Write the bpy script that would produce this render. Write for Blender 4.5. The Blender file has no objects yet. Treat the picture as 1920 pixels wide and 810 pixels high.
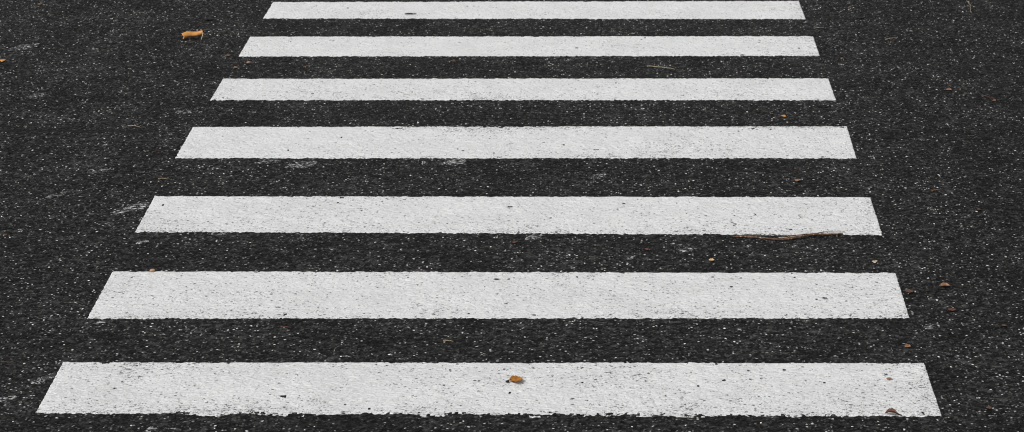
import bpy, math, random
import numpy as np
from mathutils import Vector, noise as mn

random.seed(7)
rng = np.random.default_rng(11)
R = math.radians
scene = bpy.context.scene
COL = scene.collection

# ------------------------------------------------------------------ camera
H_CAM, PITCH, FPX = 3.12, R(16.73), 4910.0      # metres, radians, focal length in photo pixels
VX, VY = 1134.0, -1071.0                         # where the crossing's sides would meet
cp, sp = math.cos(PITCH), math.sin(PITCH)
cam = bpy.data.cameras.new('camera')
cam.sensor_width = 36.0
cam.lens = FPX/1920*36.0
cam.shift_x = -(VX-960)/1920
cam.clip_start, cam.clip_end = 0.1, 2000
cam.dof.use_dof = True
cam.dof.focus_distance = 9.8
cam.dof.aperture_fstop = 10.0
cam_o = bpy.data.objects.new('camera', cam)
cam_o.location = (0, 0, H_CAM)
cam_o.rotation_euler = (math.pi/2-PITCH, 0, 0)
COL.objects.link(cam_o)
scene.camera = cam_o

def at(px, py):
    v = py-405.0
    zc = H_CAM/(sp+v/FPX*cp)
    return ((px-VX)*zc/FPX, (zc-H_CAM*sp)/cp)
def mpp(py):                                     # metres per photo pixel across the view
    return H_CAM/(sp+(py-405.0)/FPX*cp)/FPX

# ------------------------------------------------------------------ tags
def tag(o, label=None, cat=None, group=None, kind=None):
    if label: o['label'] = label
    if cat: o['category'] = cat
    if group: o['group'] = group
    if kind: o['kind'] = kind
    return o
def link(name, me, mat, parent=None):
    o = bpy.data.objects.new(name, me)
    COL.objects.link(o)
    if mat: me.materials.append(mat)
    if parent: o.parent = parent
    return o

# ------------------------------------------------------------------ materials
class NT:
    def __init__(s, name):
        s.m = bpy.data.materials.new(name); s.m.use_nodes = True
        s.t = s.m.node_tree; s.t.nodes.clear()
        s.out = s.n('ShaderNodeOutputMaterial'); s.b = s.n('ShaderNodeBsdfPrincipled')
        s.l(s.b.outputs[0], s.out.inputs[0])
        s.tc = s.n('ShaderNodeTexCoord').outputs['Object']
    def n(s, t, **k):
        x = s.t.nodes.new(t)
        for a, v in k.items(): setattr(x, a, v)
        return x
    def l(s, a, b): s.t.links.new(a, b)
    def put(s, v, sock):
        if isinstance(v, (int, float)): sock.default_value = v
        elif isinstance(v, tuple): sock.default_value = v if len(v) == len(sock.default_value) else v+(1,)
        else: s.l(v, sock)
    def math(s, op, a, b=0.0, c=0.0, clamp=False):
        x = s.n('ShaderNodeMath', operation=op, use_clamp=clamp)
        s.put(a, x.inputs[0]); s.put(b, x.inputs[1]); s.put(c, x.inputs[2]); return x.outputs[0]
    def noise(s, scale, det=2.0, rough=.5, vec=None, dist=0.0):
        x = s.n('ShaderNodeTexNoise'); s.l(vec or s.tc, x.inputs['Vector'])
        x.inputs['Scale'].default_value = scale; x.inputs['Detail'].default_value = det
        x.inputs['Roughness'].default_value = rough; x.inputs['Distortion'].default_value = dist
        return x.outputs['Fac']
    def vor(s, scale, vec=None, feature='F1'):
        x = s.n('ShaderNodeTexVoronoi', feature=feature); s.l(vec or s.tc, x.inputs['Vector'])
        x.inputs['Scale'].default_value = scale; return x
    def mapr(s, v, a, b, c=0.0, d=1.0, smooth=False):
        x = s.n('ShaderNodeMapRange'); x.interpolation_type = 'SMOOTHSTEP' if smooth else 'LINEAR'
        s.put(v, x.inputs[0])
        for i, q in enumerate((a, b, c, d)): s.put(q, x.inputs[i+1])
        return x.outputs[0]
    def mix(s, f, a, b, mode='MIX'):
        x = s.n('ShaderNodeMix', data_type='RGBA', blend_type=mode)
        s.put(f, x.inputs[0]); s.put(a, x.inputs[6]); s.put(b, x.inputs[7]); return x.outputs[2]
    def vecscale(s, sx, sy, sz=1.0, loc=(0, 0, 0)):
        x = s.n('ShaderNodeMapping'); s.l(s.tc, x.inputs[0])
        x.inputs['Scale'].default_value = (sx, sy, sz); x.inputs['Location'].default_value = loc
        return x.outputs[0]
    def bump(s, h, strength, dist):
        x = s.n('ShaderNodeBump'); x.inputs['Strength'].default_value = strength
        x.inputs['Distance'].default_value = dist; s.l(h, x.inputs['Height'])
        s.l(x.outputs[0], s.b.inputs['Normal']); return x

def sepr(m, vor):
    x = m.n('ShaderNodeSeparateColor'); m.l(vor.outputs['Color'], x.inputs[0]); return x.outputs

def asphalt_mat(worn=False):
    m = NT('worn_paint' if worn else 'asphalt')
    pos = m.n('ShaderNodeSeparateXYZ'); m.l(m.tc, pos.inputs[0]); X, Y = pos.outputs[0], pos.outputs[1]
    # the newer paver lane that starts just right of the stripes; its mix shows fewer pale stones
    lane = m.mapr(m.math('ADD', X, m.math('MULTIPLY', m.noise(1.6, 3), .5)), 1.40, 1.95, 0, 1, True)
    warp = m.n('ShaderNodeVectorMath', operation='MULTIPLY_ADD')
    nz = m.n('ShaderNodeTexNoise'); m.l(m.tc, nz.inputs['Vector']); nz.inputs['Scale'].default_value = 90
    m.l(nz.outputs['Color'], warp.inputs[0]); warp.inputs[1].default_value = (.010, .007, 0); m.l(m.tc, warp.inputs[2])
    W = warp.outputs[0]
    def sc(x, y, l=(0, 0, 0)):
        q = m.n('ShaderNodeMapping'); m.l(W, q.inputs[0]); q.inputs['Scale'].default_value = (x, y, .02)
        q.inputs['Location'].default_value = l; return q.outputs[0]
    patch = m.noise(3.2, 4, .6)
    # binder: black with grey film
    v0 = m.vor(105, sc(.60, .62, (9.1, 4.7, 0))); c0 = sepr(m, v0)
    v00 = m.vor(210, sc(.6, .7, (2.1, .7, 0))); c00 = sepr(m, v00)
    mos = m.math('ADD', m.math('MULTIPLY', m.math('POWER', c0[0], 5.0), .05), m.math('MULTIPLY', m.math('POWER', c00[0], 3.0), .03))
    base = m.math('ADD', m.mapr(m.noise(150, 4, .75, sc(1, 1)), .38, .70, .001, .011), mos)
    base = m.math('MULTIPLY', base, m.mapr(m.noise(38, 3, .6, sc(.5, 1)), .35, .65, .35, 1.1))
    base = m.math('MULTIPLY', base, m.mapr(patch, .32, .68, .6, 1.35))
    base = m.math('MULTIPLY', base, m.mapr(lane, 0, 1, 1.0, .8))
    # mid-grey stones
    v1 = m.vor(120, sc(.8, .8)); c1 = sepr(m, v1)
    s1 = m.math('MULTIPLY', m.math('GREATER_THAN', c1[0], .76), m.mapr(v1.outputs['Distance'], .25, .5, 1, 0, True))
    g1 = m.mapr(c1[1], 0, 1, .03, .12)
    # pale stones, small and bright
    v2 = m.vor(195, sc(.52, .56, (3.1, 7.7, 0))); c2 = sepr(m, v2)
    thr = m.math('ADD', m.mapr(patch, .35, .65, .945, .83), m.math('MULTIPLY', lane, .035))
    s2 = m.math('MULTIPLY', m.math('GREATER_THAN', c2[0], thr), m.mapr(v2.outputs['Distance'], .30, .50, 1, 0, True))
    g2 = m.mapr(m.math('POWER', c2[1], 2.2), 0, 1, .06, .8)
    # larger pale stones
    v3 = m.vor(62, sc(.7, 1, (1.3, 2.2, 0))); c3 = sepr(m, v3)
    s3 = m.math('MULTIPLY', m.math('GREATER_THAN', c3[0], .992), m.mapr(v3.outputs['Distance'], .12, .36, 1, 0, True))
    v = m.mix(s1, base, g1); v = m.mix(s2, v, g2); v = m.mix(s3, v, m.mapr(c3[1], 0, 1, .1, .4))
    # cold joint across the left lane
    jy = m.math('ADD', Y, m.math('MULTIPLY', m.noise(2.2, 3, .6), .16))
    jd = m.math('ABSOLUTE', m.math('SUBTRACT', jy, at(0, 246)[1]+.08))
    jm = m.math('MULTIPLY', m.mapr(jd, .012, .05, 1, 0, True), m.mapr(X, -1.95, -2.15, 0, 1, True))
    v = m.mix(m.math('MULTIPLY', jm, .75), v, (.008, .008, .008, 1))
    tint = m.mix(m.mapr(c2[2], 0, 1, 0, .4), (1, 1, 1, 1), (1.0, .93, .84, 1))
    col = m.mix(1.0, v, tint, 'MULTIPLY')
    if worn:
        wp = m.noise(95, 5, .8, sc(.45, .8))
        col = m.mix(m.math('MULTIPLY', m.mapr(m.math('ADD', wp, m.math('MULTIPLY', m.n('ShaderNodeAttribute', attribute_name='wear').outputs['Fac'], .045)), .56, .60), .95), col, m.mix(m.mapr(m.noise(40, 3), .35, .65), (.25, .25, .25, 1), (.75, .75, .75, 1)))
    m.l(col, m.b.inputs['Base Color'])
    m.put(m.mapr(m.noise(300, 2), .3, .7, .55, .85), m.b.inputs['Roughness'])
    m.put(.12, m.b.inputs['Specular IOR Level'])
    h = m.math('ADD', m.math('MULTIPLY', v1.outputs['Distance'], -.6), m.noise(330, 3, .6))
    m.bump(h, .8, .003)
    return m.m

def paint_mat():
    m = NT('road_paint')
    gr = m.noise(260, 4, .75, m.vecscale(.6, 1))
    big = m.noise(5, 4, .6)
    fl = m.noise(70, 3, .6, m.vecscale(.5, 1))
    c = m.mix(m.mapr(big, .3, .7), (.82, .82, .82, 1), (.725, .725, .725, 1))
    c = m.mix(m.mapr(fl, .5, .75, 0, .35), c, (.55, .55, .55, 1))
    c = m.mix(m.mapr(gr, .58, .76, 0, .5), c, (.35, .35, .35, 1))
    # chips, pits and grit bedded in the paint: crooked short marks, thicker in worn zones
    att = m.n('ShaderNodeAttribute', attribute_name='wear').outputs['Fac']
    wear = m.math('ADD', m.noise(2.2, 3, .6), m.math('MULTIPLY', att, .34))
    wear = m.math('ADD', wear, m.math('MULTIPLY', m.math('SUBTRACT', m.noise(15, 4, .75), .53), 1.5))
    wv = m.n('ShaderNodeVectorMath', operation='MULTIPLY_ADD')
    nz = m.n('ShaderNodeTexNoise'); m.l(m.tc, nz.inputs['Vector']); nz.inputs['Scale'].default_value = 130; nz.inputs['Detail'].default_value = 3
    m.l(nz.outputs['Color'], wv.inputs[0]); wv.inputs[1].default_value = (.022, .016, 0); m.l(m.tc, wv.inputs[2])
    def ws(x, y, l):
        q = m.n('ShaderNodeMapping'); m.l(wv.outputs[0], q.inputs[0]); q.inputs['Scale'].default_value = (x, y, .02)
        q.inputs['Location'].default_value = l; return q.outputs[0]
    for scl, lo, hi, d0, d1, dark, amt in ((80, .985, .62, .16, .34, .04, .95), (125, .975, .50, .18, .38, .11, .9), (36, .995, .84, .10, .20, .02, .95)):
        v = m.vor(scl, ws(.75, .8, (scl*.1, scl*.23, 0))); k = sepr(m, v)
        sp_ = m.math('MULTIPLY', m.math('GREATER_THAN', k[0], m.mapr(wear, .42, .85, lo, hi)), m.mapr(v.outputs['Distance'], d0, d1, 1, 0, True))
        c = m.mix(m.math('MULTIPLY', sp_, amt), c, (dark, dark, dark, 1))
    for scl, t0, t1, dark, l in ((140, .79, .590, .03, 3.0), (230, .80, .62, .10, 8.0), (75, .79, .60, .02, 5.0)):
        q = m.n('ShaderNodeMapping'); m.l(m.tc, q.inputs[0]); q.inputs['Scale'].default_value = (.55, .75, .1)
        q.inputs['Location'].default_value = (l, l, 0); q.inputs['Rotation'].default_value = (0, 0, R(-12))
        nn = m.noise(scl, 4, .72, q.outputs[0], .8)
        T = m.mapr(wear, .42, .90, t0, t1-.015)
        ch = m.math('MULTIPLY', m.math('SUBTRACT', nn, T), 40.0, clamp=True)
        c = m.mix(m.math('MULTIPLY', ch, .9), c, (dark, dark, dark, 1))
    m.l(c, m.b.inputs['Base Color'])
    m.put(.62, m.b.inputs['Roughness'])
    m.put(.3, m.b.inputs['Specular IOR Level'])
    rid = m.n('ShaderNodeMapping'); m.l(m.tc, rid.inputs[0]); rid.inputs['Rotation'].default_value = (0, 0, R(-25)); rid.inputs['Scale'].default_value = (.6, .9, .1)
    h = m.math('ADD', m.math('MULTIPLY', m.noise(75, 4, .65, rid.outputs[0], .6), 1.6), m.math('MULTIPLY', gr, .4))
    m.bump(h, 1.0, .0065)
    return m.m

def organic_mat(name, c1, c2, c3, scale=120, rough=.6, trans=0.0):
    m = NT(name)
    c = m.mix(m.mapr(m.noise(scale, 4, .65), .35, .65), c1, c2)
    c = m.mix(m.mapr(m.noise(scale*2.3, 3, .6), .56, .7), c, c3)
    m.l(c, m.b.inputs['Base Color']); m.put(rough, m.b.inputs['Roughness'])
    m.bump(m.noise(scale*4, 3, .6), .5, .0015)
    return m.m

M_ASPH = asphalt_mat(); M_WORN = asphalt_mat(True); M_PAINT = paint_mat()
M_ORANGE = organic_mat('orange_leaf', (.68, .33, .085), (.50, .21, .05), (.28, .10, .02), 60)
M_AMBER = organic_mat('amber_leaf', (.46, .18, .012), (.26, .09, .01), (.07, .03, .01), 90, .45)
M_TAN = organic_mat('tan_leaf', (.72, .48, .30), (.55, .34, .2), (.28, .14, .07), 110)
M_BROWN = organic_mat('brown_leaf', (.11, .055, .03), (.05, .025, .014), (.24, .15, .08), 130)
M_RUST = organic_mat('rust_leaf', (.14, .04, .02), (.06, .02, .012), (.30, .16, .09), 140)
M_BLACK = organic_mat('blackened_leaf', (.006, .006, .006), (.010, .009, .008), (.02, .018, .016), 90, .8)
M_STALK = organic_mat('pale_stalk', (.62, .48, .34), (.5, .36, .24), (.3, .2, .12), 150)
M_STRAW = organic_mat('dry_straw', (.55, .47, .33), (.42, .34, .22), (.25, .18, .1), 150)
M_BARK = organic_mat('twig_bark', (.16, .08, .045), (.05, .025, .012), (.6, .42, .28), 50, .75)
M_STONE = organic_mat('dark_grit', (.03, .03, .03), (.05, .05, .05), (.012, .012, .012), 200)
M_OLD = organic_mat('old_leaf', (.33, .18, .10), (.17, .09, .05), (.06, .03, .015), 160)
M_CRUMB = organic_mat('orange_crumb', (.42, .18, .05), (.22, .09, .03), (.09, .04, .02), 190)
M_NUT = organic_mat('tan_seed', (.42, .27, .17), (.32, .19, .11), (.18, .09, .05), 160, .5)

# ------------------------------------------------------------------ ground relief on one grid
DX, DY = .0042, .0066
X0, X1, Y0, Y1 = -4.0, 3.1, 7.55, 15.3
nx, ny = int((X1-X0)/DX)+1, int((Y1-Y0)/DY)+1
gx = X0+np.arange(nx)*DX; gy = Y0+np.arange(ny)*DY
kx = np.fft.rfftfreq(nx, DX)*2*np.pi; ky = np.fft.fftfreq(ny, DY)*2*np.pi
def gnoise(sx, sy, seed):
    w = np.random.default_rng(seed).standard_normal((ny, nx)).astype(np.float32)
    F = np.fft.rfft2(w)*np.exp(-.5*((kx[None, :]*sx)**2+(ky[:, None]*sy)**2))
    q = np.fft.irfft2(F, s=(ny, nx)); return (q/q.std()).astype(np.float32)
def blur(a, s):
    F = np.fft.rfft2(a)*np.exp(-.5*((kx[None, :]*s)**2+(ky[:, None]*s)**2))
    return np.fft.irfft2(F, s=(ny, nx)).astype(np.float32)
nA = gnoise(.0035, .0035, 1); nB = gnoise(.009, .009, 2)
fade = np.minimum(1, np.minimum((gx-X0)/.15, (X1-gx)/.15))[None, :]*np.minimum(1, np.minimum((gy-Y0)/.15, (Y1-gy)/.15))[:, None]
H = (np.clip(nA, -2.2, 1.4)*.0011+np.clip(nB, -2, 1.6)*.0007)*fade
HS = blur(H, .008)

def grow(start, d, r, lim):
    out = []; x = start
    while abs(x-start) < lim:
        d *= r; x = x+d; out.append(x)
    return np.array(out)
xs = np.concatenate([grow(X0, -DX, 1.22, 400)[::-1], gx, grow(X1, DX, 1.22, 400)])
ys = np.concatenate([grow(Y0, -DY, 1.22, 400)[::-1], gy, grow(Y1, DY, 1.22, 900)])
ix0 = int(np.argmin(abs(xs-X0))); iy0 = int(np.argmin(abs(ys-Y0)))
Z = np.zeros((len(ys), len(xs)), np.float32); Z[iy0:iy0+ny, ix0:ix0+nx] = H

def grid_mesh(name, co, quads, smooth):
    me = bpy.data.meshes.new(name)
    me.vertices.add(len(co)); me.vertices.foreach_set('co', co.astype(np.float32).ravel())
    n = len(quads)
    me.loops.add(n*4); me.loops.foreach_set('vertex_index', quads.astype(np.int32).ravel())
    me.polygons.add(n); me.polygons.foreach_set('loop_start', np.arange(0, n*4, 4, dtype=np.int32))
    me.polygons.foreach_set('use_smooth', np.full(n, smooth, bool))
    me.update(calc_edges=True); return me

XX, YY = np.meshgrid(xs, ys)
co = np.stack([XX, YY, Z], -1).reshape(-1, 3)
I = np.arange(len(xs)*len(ys)).reshape(len(ys), len(xs))
q = np.stack([I[:-1, :-1], I[:-1, 1:], I[1:, 1:], I[1:, :-1]], -1).reshape(-1, 4)
road = link('road', grid_mesh('road', co, q, False), M_ASPH)
tag(road, kind='structure')
del XX, YY, co, I, q

# ------------------------------------------------------------------ paint laid on the same grid
nE = gnoise(.005, .004, 3); nH = gnoise(.0042, .0042, 4); nL = gnoise(.013, .005, 5)
nW = gnoise(.22, .10, 6); nR = gnoise(.028, .007, 7); nE2 = gnoise(.05, .02, 8)
def paint_patch(name, field, box, thick=.0014, mat=None):
    """field(x, y, s) -> (distance inside the border, dx, dy towards the inside, solid mask); one sheet over the
    road's own relief, its border vertices pulled onto the border and pressed into the road"""
    a, b, c, d = box
    i0, i1 = max(0, int((a-X0)/DX)), min(nx-1, int((b-X0)/DX)+1)
    j0, j1 = max(0, int((c-Y0)/DY)), min(ny-1, int((d-Y0)/DY)+1)
    s = (slice(j0, j1), slice(i0, i1))
    x, y = np.meshgrid(gx[i0:i1], gy[j0:j1])
    d_, ux, uy, solid, wear = field(x, y, s)
    f = (d_ > 0) & solid
    f4 = f[:-1, :-1].astype(int)+f[1:, :-1]+f[:-1, 1:]+f[1:, 1:]
    so = solid[:-1, :-1] & solid[1:, :-1] & solid[:-1, 1:] & solid[1:, 1:]
    face = (f4 >= 1) & so
    cnt = np.zeros(f.shape, int)
    cnt[:-1, :-1] += face; cnt[1:, :-1] += face; cnt[:-1, 1:] += face; cnt[1:, 1:] += face
    z = np.maximum(HS[s]+thick, H[s]+.0004)
    z = np.where((cnt == 4) & (d_ > 0), z, H[s]+np.where(d_ > 0, .0004, .00015))
    mv = np.where(d_ < 0, -d_, 0)
    x = x+ux*mv; y = y+uy*mv
    I = np.arange(f.size).reshape(f.shape)
    q = np.stack([I[:-1, :-1], I[:-1, 1:], I[1:, 1:], I[1:, :-1]], -1)[face]
    used = np.unique(q); remap = np.zeros(f.size, np.int64); remap[used] = np.arange(len(used))
    co = np.stack([x, y, z], -1).reshape(-1, 3)[used]
    me = grid_mesh(name, co, remap[q], True)
    at_ = me.attributes.new('wear', 'FLOAT', 'POINT'); at_.data.foreach_set('value', wear.ravel()[used].astype(np.float32))
    return link(name, me, mat or M_PAINT)

STR = [((512, 4), (1498, 2), (1511, 36), (493, 35)), ((469, 69), (1525, 68), (1537, 105), (447, 106)),
       ((418, 148), (1553, 147), (1568, 188), (394, 188)), ((362, 238), (1588, 237), (1606, 297), (328, 297)),
       ((290, 368), (1632, 370), (1655, 441), (253, 435)), ((211, 509), (1679, 512), (1706, 597), (163, 598)),
       ((118, 680), (1733, 681), (1766, 781), (66, 775))]
WHERE = ['farthest crosswalk stripe, thin in the view, with a black curled leaf lying on it',
         'second farthest white stripe, with a brown round seed just below its left end',
         'third white stripe from the far end, with an orange crumb below its right part',
         'middle white stripe of the seven, with rows of chipped spots along its far edge',
         'white stripe with a long brown twig lying along its near edge',
         'second nearest white stripe, with a tan seed at its far left corner',
         'nearest and widest white stripe, with an amber leaf on it and a ragged near edge']
WEAR = [(.0, 0), (.2, .1), (.4, .15), (.5, 1.1), (.75, .15), (.75, .1), (.85, .2)]  # near-edge, far-edge chipping
for k, P in enumerate(STR):
    C4 = [np.array(at(*p)) for p in P]              # far-left, far-right, near-right, near-left
    N4 = []
    for i in range(4):
        e = C4[(i+1) % 4]-C4[i]; e = e/np.linalg.norm(e); N4.append((e[1], -e[0]))
    def field(x, y, s, k=k):
        D = np.stack([(x-C4[i][0])*N4[i][0]+(y-C4[i][1])*N4[i][1] for i in range(4)])
        am = D.argmin(0)
        ux = np.array([n[0] for n in N4])[am]; uy = np.array([n[1] for n in N4])[am]
        side = (am == 1) | (am == 3)
        d = D.min(0)+np.where(side, .35, 1)*(nE[s]*.0014+nE2[s]*.0008)-.0008
        near = np.exp(-np.maximum(D[2], 0)/.09); far = np.exp(-np.maximum(D[0], 0)/.045)
        ends = np.exp(-np.maximum(D[1], 0)/.25)
        wn, wf = WEAR[k]
        w = near*(wn+.2)+far*wf*1.3*np.clip(nW[s]*.6+1, 0, 1.8)+.35*ends+wn*.35+.2*np.clip(nW[s], -1, 1.5)
        hole = np.maximum(nH[s]-(3.75-w*.55), nL[s]-(3.95-w*.75))
        solid = hole < 0
        if k == 6:                                   # paint dragged past the near edge
            lim = -.012+.030*(D[3]/3.0)+nR[s]*.011+nE2[s]*.006
            reach = np.clip(np.minimum((D[3]-.35)/.3, (D[1]-.25)/.3), 0, 1)
            dr = D[2]+np.where(am == 2, 1, 1)*reach*np.clip(.003+nR[s]*.011, -.003, .026)
            Dm = np.minimum(np.minimum(D[0], D[1]), D[3])
            d = np.where((am == 2), np.minimum(dr+nE[s]*.002, Dm), d)
            solid &= ~((D[2] < .014) & (.45*nL[s]+.9*nH[s] > .95) & (reach > .2))
        return d, ux, uy, solid, w
    A = np.array(C4)
    o = paint_patch('crosswalk_stripe', field, (A[:, 0].min()-.06, A[:, 0].max()+.06, A[:, 1].min()-.08, A[:, 1].max()+.06))
    tag(o, WHERE[k], 'road marking', 'white stripes of the pedestrian crossing')

# pale splashes of paint on the bare asphalt: x, y, half width, half height (photo pixels), amount
SPL = [(565, 309, 26, 7, .7, 'broken pale paint splash below the left part of the middle stripe'),
       (503, 303, 20, 4, .3, 'faint splash under the middle stripe, left of the bigger broken one'),
       (853, 304, 17, 5, 1.2, 'small bright paint splash touching the near edge of the middle stripe'),
       (1127, 329, 12, 6, .5, 'little paint fleck on asphalt between the middle stripe and the twig stripe'),
       (256, 388, 20, 7, .8, 'pale paint splash left of the stripe that has the twig'),
       (222, 398, 14, 4, .7, 'thin paint streak at the far left of the splash beside the twig stripe'),
       (185, 320, 16, 5, .3, 'faint paint flecks on the left asphalt beside the middle stripe'),
       (105, 367, 12, 5, .4, 'small grey paint flecks far left on bare asphalt'),
       (1000, 445, 11, 5, 1.2, 'bright paint drip under the near edge of the twig stripe'),
       (418, 438, 8, 4, 1.0, 'tiny paint drip under the left part of the twig stripe'),
       (266, 454, 9, 3, 1.0, 'short paint dash below the left corner of the twig stripe'),
       (1290, 467, 15, 4, .7, 'grey paint smear on asphalt left of the tan leaf scrap'),
       (1181, 484, 7, 4, .8, 'small paint chip above the second nearest stripe'),
       (79, 712, 13, 7, .9, 'ring like paint splash left of the nearest stripe'),
       (12, 747, 14, 5, .9, 'paint splash at the left border beside the nearest stripe'),
       (282, 804, 9, 5, 1.3, 'bright paint blob below the near edge of the nearest stripe'),
       (186, 605, 9, 3, .9, 'small paint dash below the near left corner of the second nearest stripe'),
       (70, 180, 17, 5, .2, 'faint grey flecks on the far left asphalt'),
       (45, 88, 18, 7, .3, 'grey worn flecks above the orange scrap at the left border'),
       (345, 209, 14, 3, .6, 'pale dash left of the gap below the third farthest stripe'),
       (1745, 612, 14, 5, .4, 'pale flecks on the right asphalt near the brown curled leaf'),
       (1270, 461, 6, 3, .4, 'grey fleck beside the smear near the tan leaf scrap')]
for (px, py, hw, hh, am, lab) in SPL:
    c = at(px, py); a = hw*mpp(py); b = abs(at(px, py-hh)[1]-c[1])
    def field(x, y, s, c=c, a=a, b=b, am=am):
        r = ((x-c[0]+ (y-c[1])*-.5)/a)**2+((y-c[1])/b)**2
        f = (1.0-r+.22*nB[s])*b*.5
        n = np.hypot(x-c[0], y-c[1])+1e-6
        return f, 0*x, 0*y, r < 1.8, 0*x+am
    o = paint_patch('paint_splash', field, (c[0]-2*a, c[0]+2*a, c[1]-2*b, c[1]+2*b), .0005, M_WORN)
    if len(o.data.polygons) < 3:
        bpy.data.objects.remove(o); continue
    tag(o, lab, 'paint splash', 'paint splashes on the asphalt')

# ------------------------------------------------------------------ debris builders
def empty(name, x, y, z=.001, rz=0.0):
    o = bpy.data.objects.new(name, None); COL.objects.link(o)
    o.empty_display_size = .02; o.location = (x, y, z); o.rotation_euler = (0, 0, rz); return o

def sheet(fn, nu, nv, th):
    """closed thin shell over the surface fn(u, v)"""
    P = [[Vector(fn(i/nu, j/nv)) for j in range(nv+1)] for i in range(nu+1)]
    V = []; F = []
    for sgn in (1, -1):
        for i in range(nu+1):
            for j in range(nv+1):
                a = P[min(i+1, nu)][j]-P[max(i-1, 0)][j]; b = P[i][min(j+1, nv)]-P[i][max(j-1, 0)]
                n = a.cross(b); n = n.normalized() if n.length > 1e-9 else Vector((0, 0, 1))
                V.append(P[i][j]+n*sgn*th/2)
    N = (nu+1)*(nv+1); ix = lambda i, j: i*(nv+1)+j
    for i in range(nu):
        for j in range(nv):
            f = [ix(i, j), ix(i+1, j), ix(i+1, j+1), ix(i, j+1)]
            F.append(f); F.append([N+t for t in reversed(f)])
    ring = [ix(i, 0) for i in range(nu)]+[ix(nu, j) for j in range(nv)]+[ix(i, nv) for i in range(nu, 0, -1)]+[ix(0, j) for j in range(nv, 0, -1)]
    for a, b in zip(ring, ring[1:]+ring[:1]): F.append([b, a, N+a, N+b])
    me = bpy.data.meshes.new('sheet'); me.from_pydata([tuple(v) for v in V], [], F); me.update()
    for p in me.polygons: p.use_smooth = True
    return me

def blade(L, W, roll=1.2, bend=.15, lift=.0, seed=0, jag=.12, tip=.9, th=.0007, z0=.002):
    """a dry leaf lying along x: pointed ends, sides rolled up by `roll` radians, crumpled"""
    o = Vector((seed*3.7, seed*1.3, 0))
    def fn(u, v):
        t = v*2-1
        prof = max(.03, math.sin(math.pi*min(max(u, .012), .988)**tip))**.75
        w = W/2*prof*(1+jag*mn.noise(Vector((u*7, t*2, 0))+o))
        ang = roll*t; Rr = w/roll
        y = Rr*math.sin(ang); z = Rr*(1-math.cos(ang))
        x = (u-.5)*L
        cr = L*.05*mn.noise(Vector((u*6, t*2.5, 3))+o)
        z += bend*L*(2*u-1)**2*.5+lift*u*L+cr+abs(t)*0-.03*W*math.exp(-(t/.12)**2)
        y += L*.05*math.sin(u*3.0+seed)
        return (x, y, z)
    me = sheet(fn, 22, 12, th)
    zs = min(v.co.z for v in me.vertices)
    for v in me.vertices: v.co.z += z0-zs
    return me

def tube(pts, rad, seg=8, jit=.12, seed=0):
    V = []; F = []; n = len(pts)
    P = [Vector(p) for p in pts]
    for i in range(n):
        d = (P[min(i+1, n-1)]-P[max(i-1, 0)]).normalized()
        s = d.cross(Vector((0, 0, 1)));  s = s.normalized() if s.length > 1e-6 else Vector((1, 0, 0))
        u = s.cross(d)
        for j in range(seg):
            a = 2*math.pi*j/seg
            r = rad[i]*(1+jit*2*mn.noise(Vector((i*.7, math.cos(a), math.sin(a)+seed))))
            V.append(P[i]+(s*math.cos(a)+u*math.sin(a))*r)
    for i in range(n-1):
        for j in range(seg):
            F.append([i*seg+j, i*seg+(j+1) % seg, (i+1)*seg+(j+1) % seg, (i+1)*seg+j])
    F.append(list(range(seg-1, -1, -1))); F.append([(n-1)*seg+j for j in range(seg)])
    me = bpy.data.meshes.new('tube'); me.from_pydata([tuple(v) for v in V], [], F); me.update()
    for p in me.polygons: p.use_smooth = True
    return me

def lump(rx, ry, rz, seed=0, rough=.25, sub=3):
    import bmesh
    bm = bmesh.new(); bmesh.ops.create_icosphere(bm, subdivisions=sub, radius=1)
    for v in bm.verts:
        k = 1+rough*mn.noise(v.co*1.6+Vector((seed*5.1, 0, 0)))+rough*.4*mn.noise(v.co*4+Vector((0, seed, 0)))
        v.co = Vector((v.co.x*rx*k, v.co.y*ry*k, (v.co.z*k)*rz+rz*.8))
    me = bpy.data.meshes.new('lump'); bm.to_mesh(me); bm.free()
    for p in me.polygons: p.use_smooth = True
    return me

def curve(L, amp, z=.002, n=14, seed=0, arch=.0):
    return [((i/(n-1)-.5)*L, amp*mn.noise(Vector((i*.33, seed*2.1, 0)))*2+amp*math.sin(i/(n-1)*3), z+arch*math.sin(math.pi*i/(n-1))) for i in range(n)]
def taper(n, r0, r1): return [r0+(r1-r0)*i/(n-1) for i in range(n)]

# ------------------------------------------------------------------ rolled orange leaf, far left
x, y = at(362, 73)
t = tag(empty('rolled_leaf', x, y, .001, R(15)), 'bright orange rolled up leaf with a pale stalk, left of the far stripes', 'leaf', 'fallen leaves and leaf scraps')
def roll_fn(u, v):
    a = -2.9+v*5.3+1.15
    r = .0172-.0065*u+.0030*mn.noise(Vector((u*4, v*3, 1)))+.004*v*(1-u*.5)
    e = .010*mn.noise(Vector((v*5, 2, 0)))
    return ((u-.5)*.108+(e if u < .15 else 0)*(1-u/.15)-(e if u > .85 else 0)*((u-.85)/.15)+.004*math.sin(v*7),
            r*math.cos(a)*1.1+.006*math.sin(u*4), r*math.sin(a)*.85+.016+.016*u+.003*math.sin(u*7))
link('leaf_blade', sheet(roll_fn, 26, 22, .0009), M_ORANGE, t)
link('leaf_stalk', tube([(.052, -.004, .036), (.052, -.016, .034), (.047, -.032, .020), (.040, -.044, .006), (.037, -.05, .003)], [.0022, .0024, .002, .0018, .0014]), M_STALK, t)
link('leaf_base', lump(.006, .007, .005, 4), M_BLACK, t).location = (.055, 0, .033)

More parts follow.
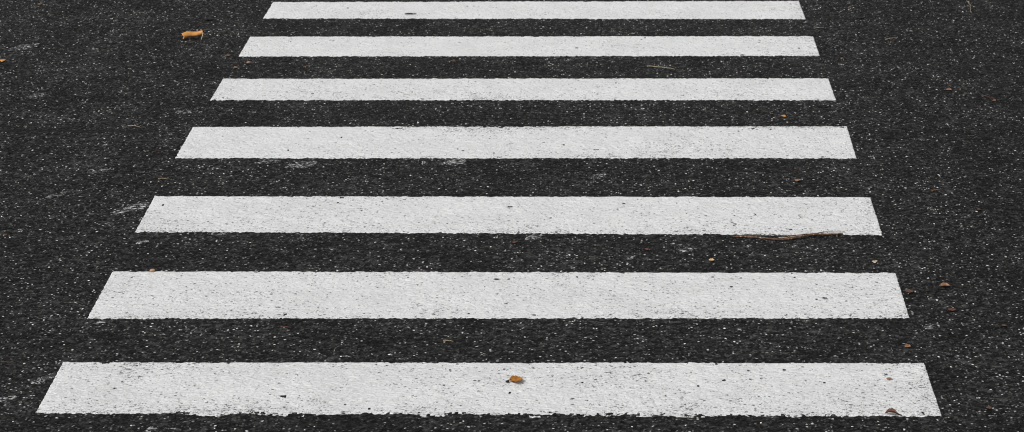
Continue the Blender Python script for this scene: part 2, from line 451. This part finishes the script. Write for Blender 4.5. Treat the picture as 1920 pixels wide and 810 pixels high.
# amber leaf on the nearest stripe
x, y = at(968, 716)
t = tag(empty('amber_leaf', x, y, .002, R(6)), 'amber brown oval leaf with a dark stub lying on the nearest stripe', 'leaf', 'fallen leaves and leaf scraps')
link('leaf_blade', blade(.044, .062, .45, .10, .05, 2, .25, .8, .001), M_AMBER, t)
link('leaf_stalk', tube([(-.019, 0, .006), (-.025, -.003, .007), (-.031, -.007, .006)], [.002, .0018, .0025]), M_BROWN, t)
link('leaf_stub', lump(.0062, .006, .004, 2), M_BLACK, t).location = (-.031, -.009, .001)

# brown leaf, right lane
x, y = at(1771, 539)
t = tag(empty('curled_leaf', x, y, .001, R(-8)), 'light brown curled leaf on bare asphalt right of the second nearest stripe', 'leaf', 'fallen leaves and leaf scraps')
link('leaf_blade', blade(.040, .042, .9, .10, 0, 5), M_OLD, t)
link('leaf_stalk', tube([(.017, 0, .006), (.024, .002, .006), (.030, .006, .003)], [.0013, .0012, .001]), M_BROWN, t)
# rust leaf over the near edge of the nearest stripe
x, y = at(1672, 779)
t = tag(empty('curled_leaf', x, y, .002, R(-9)), 'rust red curled leaf across the near edge of the nearest stripe by its right end', 'leaf', 'fallen leaves and leaf scraps')
link('leaf_blade', blade(.044, .034, 1.3, -.28, 0, 8, .25), M_RUST, t)
link('leaf_stalk', tube([(.019, 0, .006), (.028, -.004, .004), (.035, -.008, .002)], [.0022, .002, .0012]), M_BLACK, t)

# small leaves and scraps: kind, px, py, length px, depth px, material, rotation, label
S = [('leaf', 1702, 650, 14, 8, M_OLD, 10, 'round tan leaf on asphalt above the right end of the nearest stripe'),
     ('leaf', 1667, 711, 11, 5, M_OLD, -5, 'tiny pale tan leaf on the right end of the nearest stripe'),
     ('leaf', 770, 27, 25, 2.2, M_BLACK, 2, 'black curled leaf lying on the farthest stripe'),
     ('leaf', 1614, 34, 21, 4, M_BLACK, -14, 'black leaf on asphalt right of the farthest stripe'),
     ('leaf', 394, 37, 26, 3.5, M_BLACK, 2, 'flat black leaf on asphalt just right above the orange rolled leaf'),
     ('leaf', 1334, 488, 12, 5, M_TAN, 8, 'small tan leaf scrap in the gap under the twig'),
     ('leaf', 1496, 338, 14, 5, M_OLD, -6, 'pale peach leaf scrap on asphalt above the stripe with the twig'),
     ('leaf', 1469, 217, 10, 9, M_ORANGE, 40, 'orange leaf crumb on asphalt above the middle stripe'),
     ('leaf', 1447, 214, 6, 4, M_BROWN, 20, 'dull brown crumb just left of the orange leaf crumb'),
     ('leaf', 5, 114, 13, 5, M_ORANGE, 5, 'orange scrap at the left border beside the grey worn flecks'),
     ('leaf', 442, 127, 9, 5, M_OLD, 10, 'pale crumb left of the round brown seed'),
     ('leaf', 428, 104, 7, 4, M_CRUMB, 30, 'orange crumb on asphalt left of the second farthest stripe'),
     ('leaf', 849, 115, 11, 6, M_BROWN, 60, 'olive brown crumb in the gap below the second farthest stripe'),
     ('leaf', 1864, 189, 8, 4, M_OLD, 0, 'small peach scrap at the end of the thin red twig on the right'),
     ('leaf', 1779, 169, 13, 4, M_OLD, -4, 'faint tan scrap on the right asphalt above the thin red twig'),
     ('leaf', 1706, 547, 17, 7, M_BROWN, 12, 'crumbled brown leaf next to the right end of the second nearest stripe'),
     ('leaf', 1785, 582, 16, 5, M_RUST, 12, 'dark red leaf scrap below the light brown curled leaf'),
     ('leaf', 1854, 765, 12, 6, M_BROWN, 8, 'dull tan crumb on the asphalt near the bottom right'),
     ('leaf', 1640, 491, 12, 4, M_STRAW, 6, 'olive straw coloured scrap above the far right corner of the second nearest stripe'),
     ('leaf', 1836, 393, 8, 5, M_BROWN, 30, 'brown crumb far right beside the stripe with the twig'),
     ('leaf', 1579, 110, 6, 4, M_OLD, 0, 'tiny tan crumb right of the second farthest stripe'),
     ('leaf', 75, 8, 9, 3, M_CRUMB, 0, 'tiny orange crumb in the far left corner'),
     ('leaf', 1212, 468, 9, 4, M_RUST, 15, 'dark red crumb in the gap left of the grey paint smear'),
     ('leaf', 965, 455, 14, 3, M_RUST, 10, 'dull red crumb below the middle of the twig stripe'),
     ('leaf', 1883, 611, 9, 4, M_BROWN, 22, 'dark brown crumb at the right border'),
     ('leaf', 10, 440, 9, 6, M_BROWN, 30, 'dark brown crumb at the left border'),
     ('seed', 286, 508, 12, 7, M_NUT, 5, 'smooth tan seed at the far left corner of the second nearest stripe'),
     ('seed', 466, 117, 8, 7, M_NUT, 5, 'round brown seed below the left end of the second farthest stripe'),
     ('stone', 1403, 695, 8, 5, M_STONE, 0, 'round black grit stone on the right half of the nearest stripe'),
     ('stone', 1470, 694, 10, 3, M_STONE, -5, 'flat black grit stone right of the round one on the nearest stripe'),
     ('stone', 765, 520, 5, 4, M_STONE, 0, 'black grit stone on the second nearest stripe, upper left part'),
     ('stone', 688, 518, 4, 3, M_STONE, 0, 'tiny black grit stone left of its neighbour on the second nearest stripe'),
     ('stone', 619, 514, 5, 3.5, M_STONE, 0, 'black speck of grit near the far edge of the second nearest stripe, left part'),
     ('stone', 1377, 404, 4, 3, M_STONE, 0, 'tiny black grit stone on the stripe with the twig'),
     ('stone', 1081, 90, 9, 3, M_STONE, 0, 'black grit stone on the second farthest stripe'),
     ('stone', 1546, 559, 14, 3.5, M_STONE, -25, 'crooked black fleck of grit on the right of the second nearest stripe'),
     ('stone', 868, 283, 8, 3, M_STONE, 0, 'small black grit stone on the near part of the middle stripe'),
     ('stone', 1371, 538, 9, 3.5, M_STONE, 5, 'black grit flake on the second nearest stripe, right of its centre'),
     ('stone', 931, 524, 12, 2.6, M_STONE, -6, 'flat black flake at the far edge of the second nearest stripe centre'),
     ('stone', 955, 388, 14, 3, M_STONE, 10, 'flat dark flake in the middle of the stripe with the twig')]
NM = {'leaf': ('leaf_scrap', 'leaf', 'fallen leaves and leaf scraps'), 'seed': ('seed', 'seed', 'seeds on the road'), 'stone': ('grit_stone', 'grit stone', 'black grit on the paint')}
for i, (k, px, py, lw, dh, mt, rz, lab) in enumerate(S):
    x, y = at(px, py+dh*.3); s = mpp(py); L = lw*s*.88
    D = min(dh*s/.36, L*1.3)
    nm, cat, grp = NM[k]
    if k == 'leaf':
        me = blade(L, D*1.05, random.choice((-1, 1))*(.25+.4*random.random()), .12*random.random(), .06*random.random(), i+11, .7, .6+.7*random.random(), .0007)
    elif k == 'seed':
        me = lump(L/2, L*.42, L*.30, i, .12)
    else:
        me = lump(L*.38, D*.28, min(L*.15, .0022), i, .7)
    o = link(nm, me, mt); o.location = (x, y, .0012); o.rotation_euler = (0, 0, R(rz))
    tag(o, lab, cat, grp)

# thin stalks and straws: x0,y0,x1,y1 px, radius mm
T = [(1213, 125, 1266, 131, 1.5, M_STRAW, 'long pale straw stalk in the gap below the second farthest stripe'),
     (1660, 75, 1683, 72, 1.6, M_STALK, 'short tan stalk on the asphalt right of the second farthest stripe'),
     (1841, 180, 1866, 187, 1.5, M_RUST, 'thin red twig on the far right asphalt'),
     (568, 127, 584, 124, 1.7, M_CRUMB, 'short orange stalk in the gap below the second farthest stripe'),
     (286, 286, 303, 285, 1.7, M_RUST, 'short rust red stalk left of the near corner of the middle stripe'),
     (297, 336, 314, 337, 1.2, M_STALK, 'thin whitish stalk on asphalt below the left corner of the middle stripe'),
     (528, 614, 546, 616, 1.3, M_RUST, 'dark red stalk below the second nearest stripe on the left'),
     (831, 640, 850, 642, 1.0, M_STALK, 'thin pale stalk above the nearest stripe left of centre'),
     (1747, 359, 1762, 358, 1.5, M_CRUMB, 'short orange brown stalk on asphalt right of the stripe with the twig'),
     (1590, 15, 1600, 12, 1.5, M_STRAW, 'tiny tan stalk right of the farthest stripe'),
     (1812, 2, 1820, 26, 1.2, M_STRAW, 'dull olive stalk pointing away at the top right'),
     (1489, 322, 1503, 320, 1.2, M_RUST, 'fine red stalk above the pale peach scrap'),
     (1475, 337, 1490, 334, 1.1, M_RUST, 'fine red stalk just left of the pale peach scrap'),
     (1526, 54, 1545, 53, 1.1, M_STRAW, 'fine grey straw right of the gap below the farthest stripe'),
     (240, 237, 262, 239, 1.2, M_STALK, 'thin pale straw lying on the dark joint at left'),
     (2, 680, 16, 682, 1.2, M_RUST, 'fine red stalk at the left border near the nearest stripe'),
     (1430, 722, 1434, 726, .9, M_STALK, 'tiny pale sliver on the nearest stripe')]
for i, (a, b, c, d, r, mt, lab) in enumerate(T):
    p0 = Vector(at(a, b)); p1 = Vector(at(c, d)); L = (p1-p0).length
    o = link('dry_stalk', tube(curve(L, L*.03, .0035, 14, i, .002), taper(14, r*.001, r*.0006), 7, .15, i), mt)
    o.location = (*((p0+p1)/2), 0); o.rotation_euler = (0, 0, math.atan2(p1.y-p0.y, p1.x-p0.x))
    tag(o, lab, 'stalk', 'dry stalks on the road')

# ------------------------------------------------------------------ twig at the near edge of the fifth stripe
def pxpath(pts):
    return [(*at(a, b), z) for a, b, z in pts]
def dense(P, n):
    P = [Vector(p) for p in P]; out = []
    for i in range(n):
        t = i/(n-1)*(len(P)-1); k = min(int(t), len(P)-2); f = t-k
        p0, p1, p2, p3 = P[max(k-1, 0)], P[k], P[k+1], P[min(k+2, len(P)-1)]
        out.append(.5*((2*p1)+(p2-p0)*f+(2*p0-5*p1+4*p2-p3)*f*f+(3*p1-p0-3*p2+p3)*f**3))
    return out
o0 = Vector((*at(1480, 446), 0))
t = tag(empty('twig', *at(1480, 446), .0), 'long thin brown forked twig lying along the near edge of the fifth stripe', 'twig')
def tw(name, pts, r0, r1, n, mt, seed):
    pp = dense([Vector(p)-o0 for p in pxpath(pts)], n)
    for i, p in enumerate(pp): p.z += .0012*mn.noise(Vector((i*.8, seed, 0))); p.y += .003*mn.noise(Vector((i*.5, seed, 5)))
    rr = [(r0+(r1-r0)*i/(n-1))*(1+.25*mn.noise(Vector((i*1.3, seed, 9)))) for i in range(n)]
    link(name, tube(pp, rr, 9, .2, seed), mt, t)
tw('stem', [(1374, 445, .003), (1400, 446, .005), (1432, 449, .006), (1462, 451.5, .006), (1492, 449, .007), (1520, 443.5, .007), (1548, 442, .006), (1580, 440.5, .004)], .0036, .0036, 60, M_BARK, 1)
tw('branch', [(1530, 442, .009), (1515, 443, .009), (1480, 446, .009), (1440, 445, .008), (1405, 444, .006), (1388, 443, .004)], .0028, .0014, 40, M_BARK, 2)
tw('branch', [(1527, 442.5, .009), (1545, 439.5, .010), (1565, 439, .009), (1584, 437.8, .006)], .0022, .0011, 30, M_BARK, 3)
tw('peeled_strip', [(1460, 450.5, .0105), (1476, 450, .0115), (1492, 448, .012), (1504, 446, .011)], .0016, .0010, 20, M_STALK, 4)

# ------------------------------------------------------------------ light: bright overcast from beyond the crossing
w = bpy.data.worlds.new('World'); scene.world = w; w.use_nodes = True
nt = w.node_tree; bg = nt.nodes['Background']
sky = nt.nodes.new('ShaderNodeTexSky'); sky.sky_type = 'NISHITA'; sky.sun_disc = False
EL, AZ = R(50), R(-125)                       # azimuth from +Y towards +X
sky.sun_elevation = EL; sky.sun_rotation = AZ
sky.dust_density = 4; sky.air_density = 1; sky.ozone_density = 1
hs = nt.nodes.new('ShaderNodeHueSaturation'); hs.inputs['Saturation'].default_value = .12
nt.links.new(sky.outputs[0], hs.inputs['Color']); nt.links.new(hs.outputs[0], bg.inputs[0])
bg.inputs[1].default_value = .10
sun = bpy.data.lights.new('sun', 'SUN'); sun.energy = 1.5; sun.angle = R(11); sun.color = (1, .985, .96)
so = bpy.data.objects.new('sun', sun); COL.objects.link(so); so.location = (0, 30, 30)
dirv = Vector((math.sin(AZ)*math.cos(EL), math.cos(AZ)*math.cos(EL), math.sin(EL)))
so.rotation_euler = dirv.to_track_quat('Z', 'Y').to_euler()

vs = scene.view_settings
vs.view_transform = 'Standard'; vs.look = 'None'; vs.exposure = .16; vs.gamma = 1; vs.use_curve_mapping = False
scene.render.engine = 'CYCLES'
scene.cycles.pixel_filter_type = 'BLACKMAN_HARRIS'; scene.cycles.filter_width = 1.05
scene.render.resolution_x, scene.render.resolution_y = 1024, 432
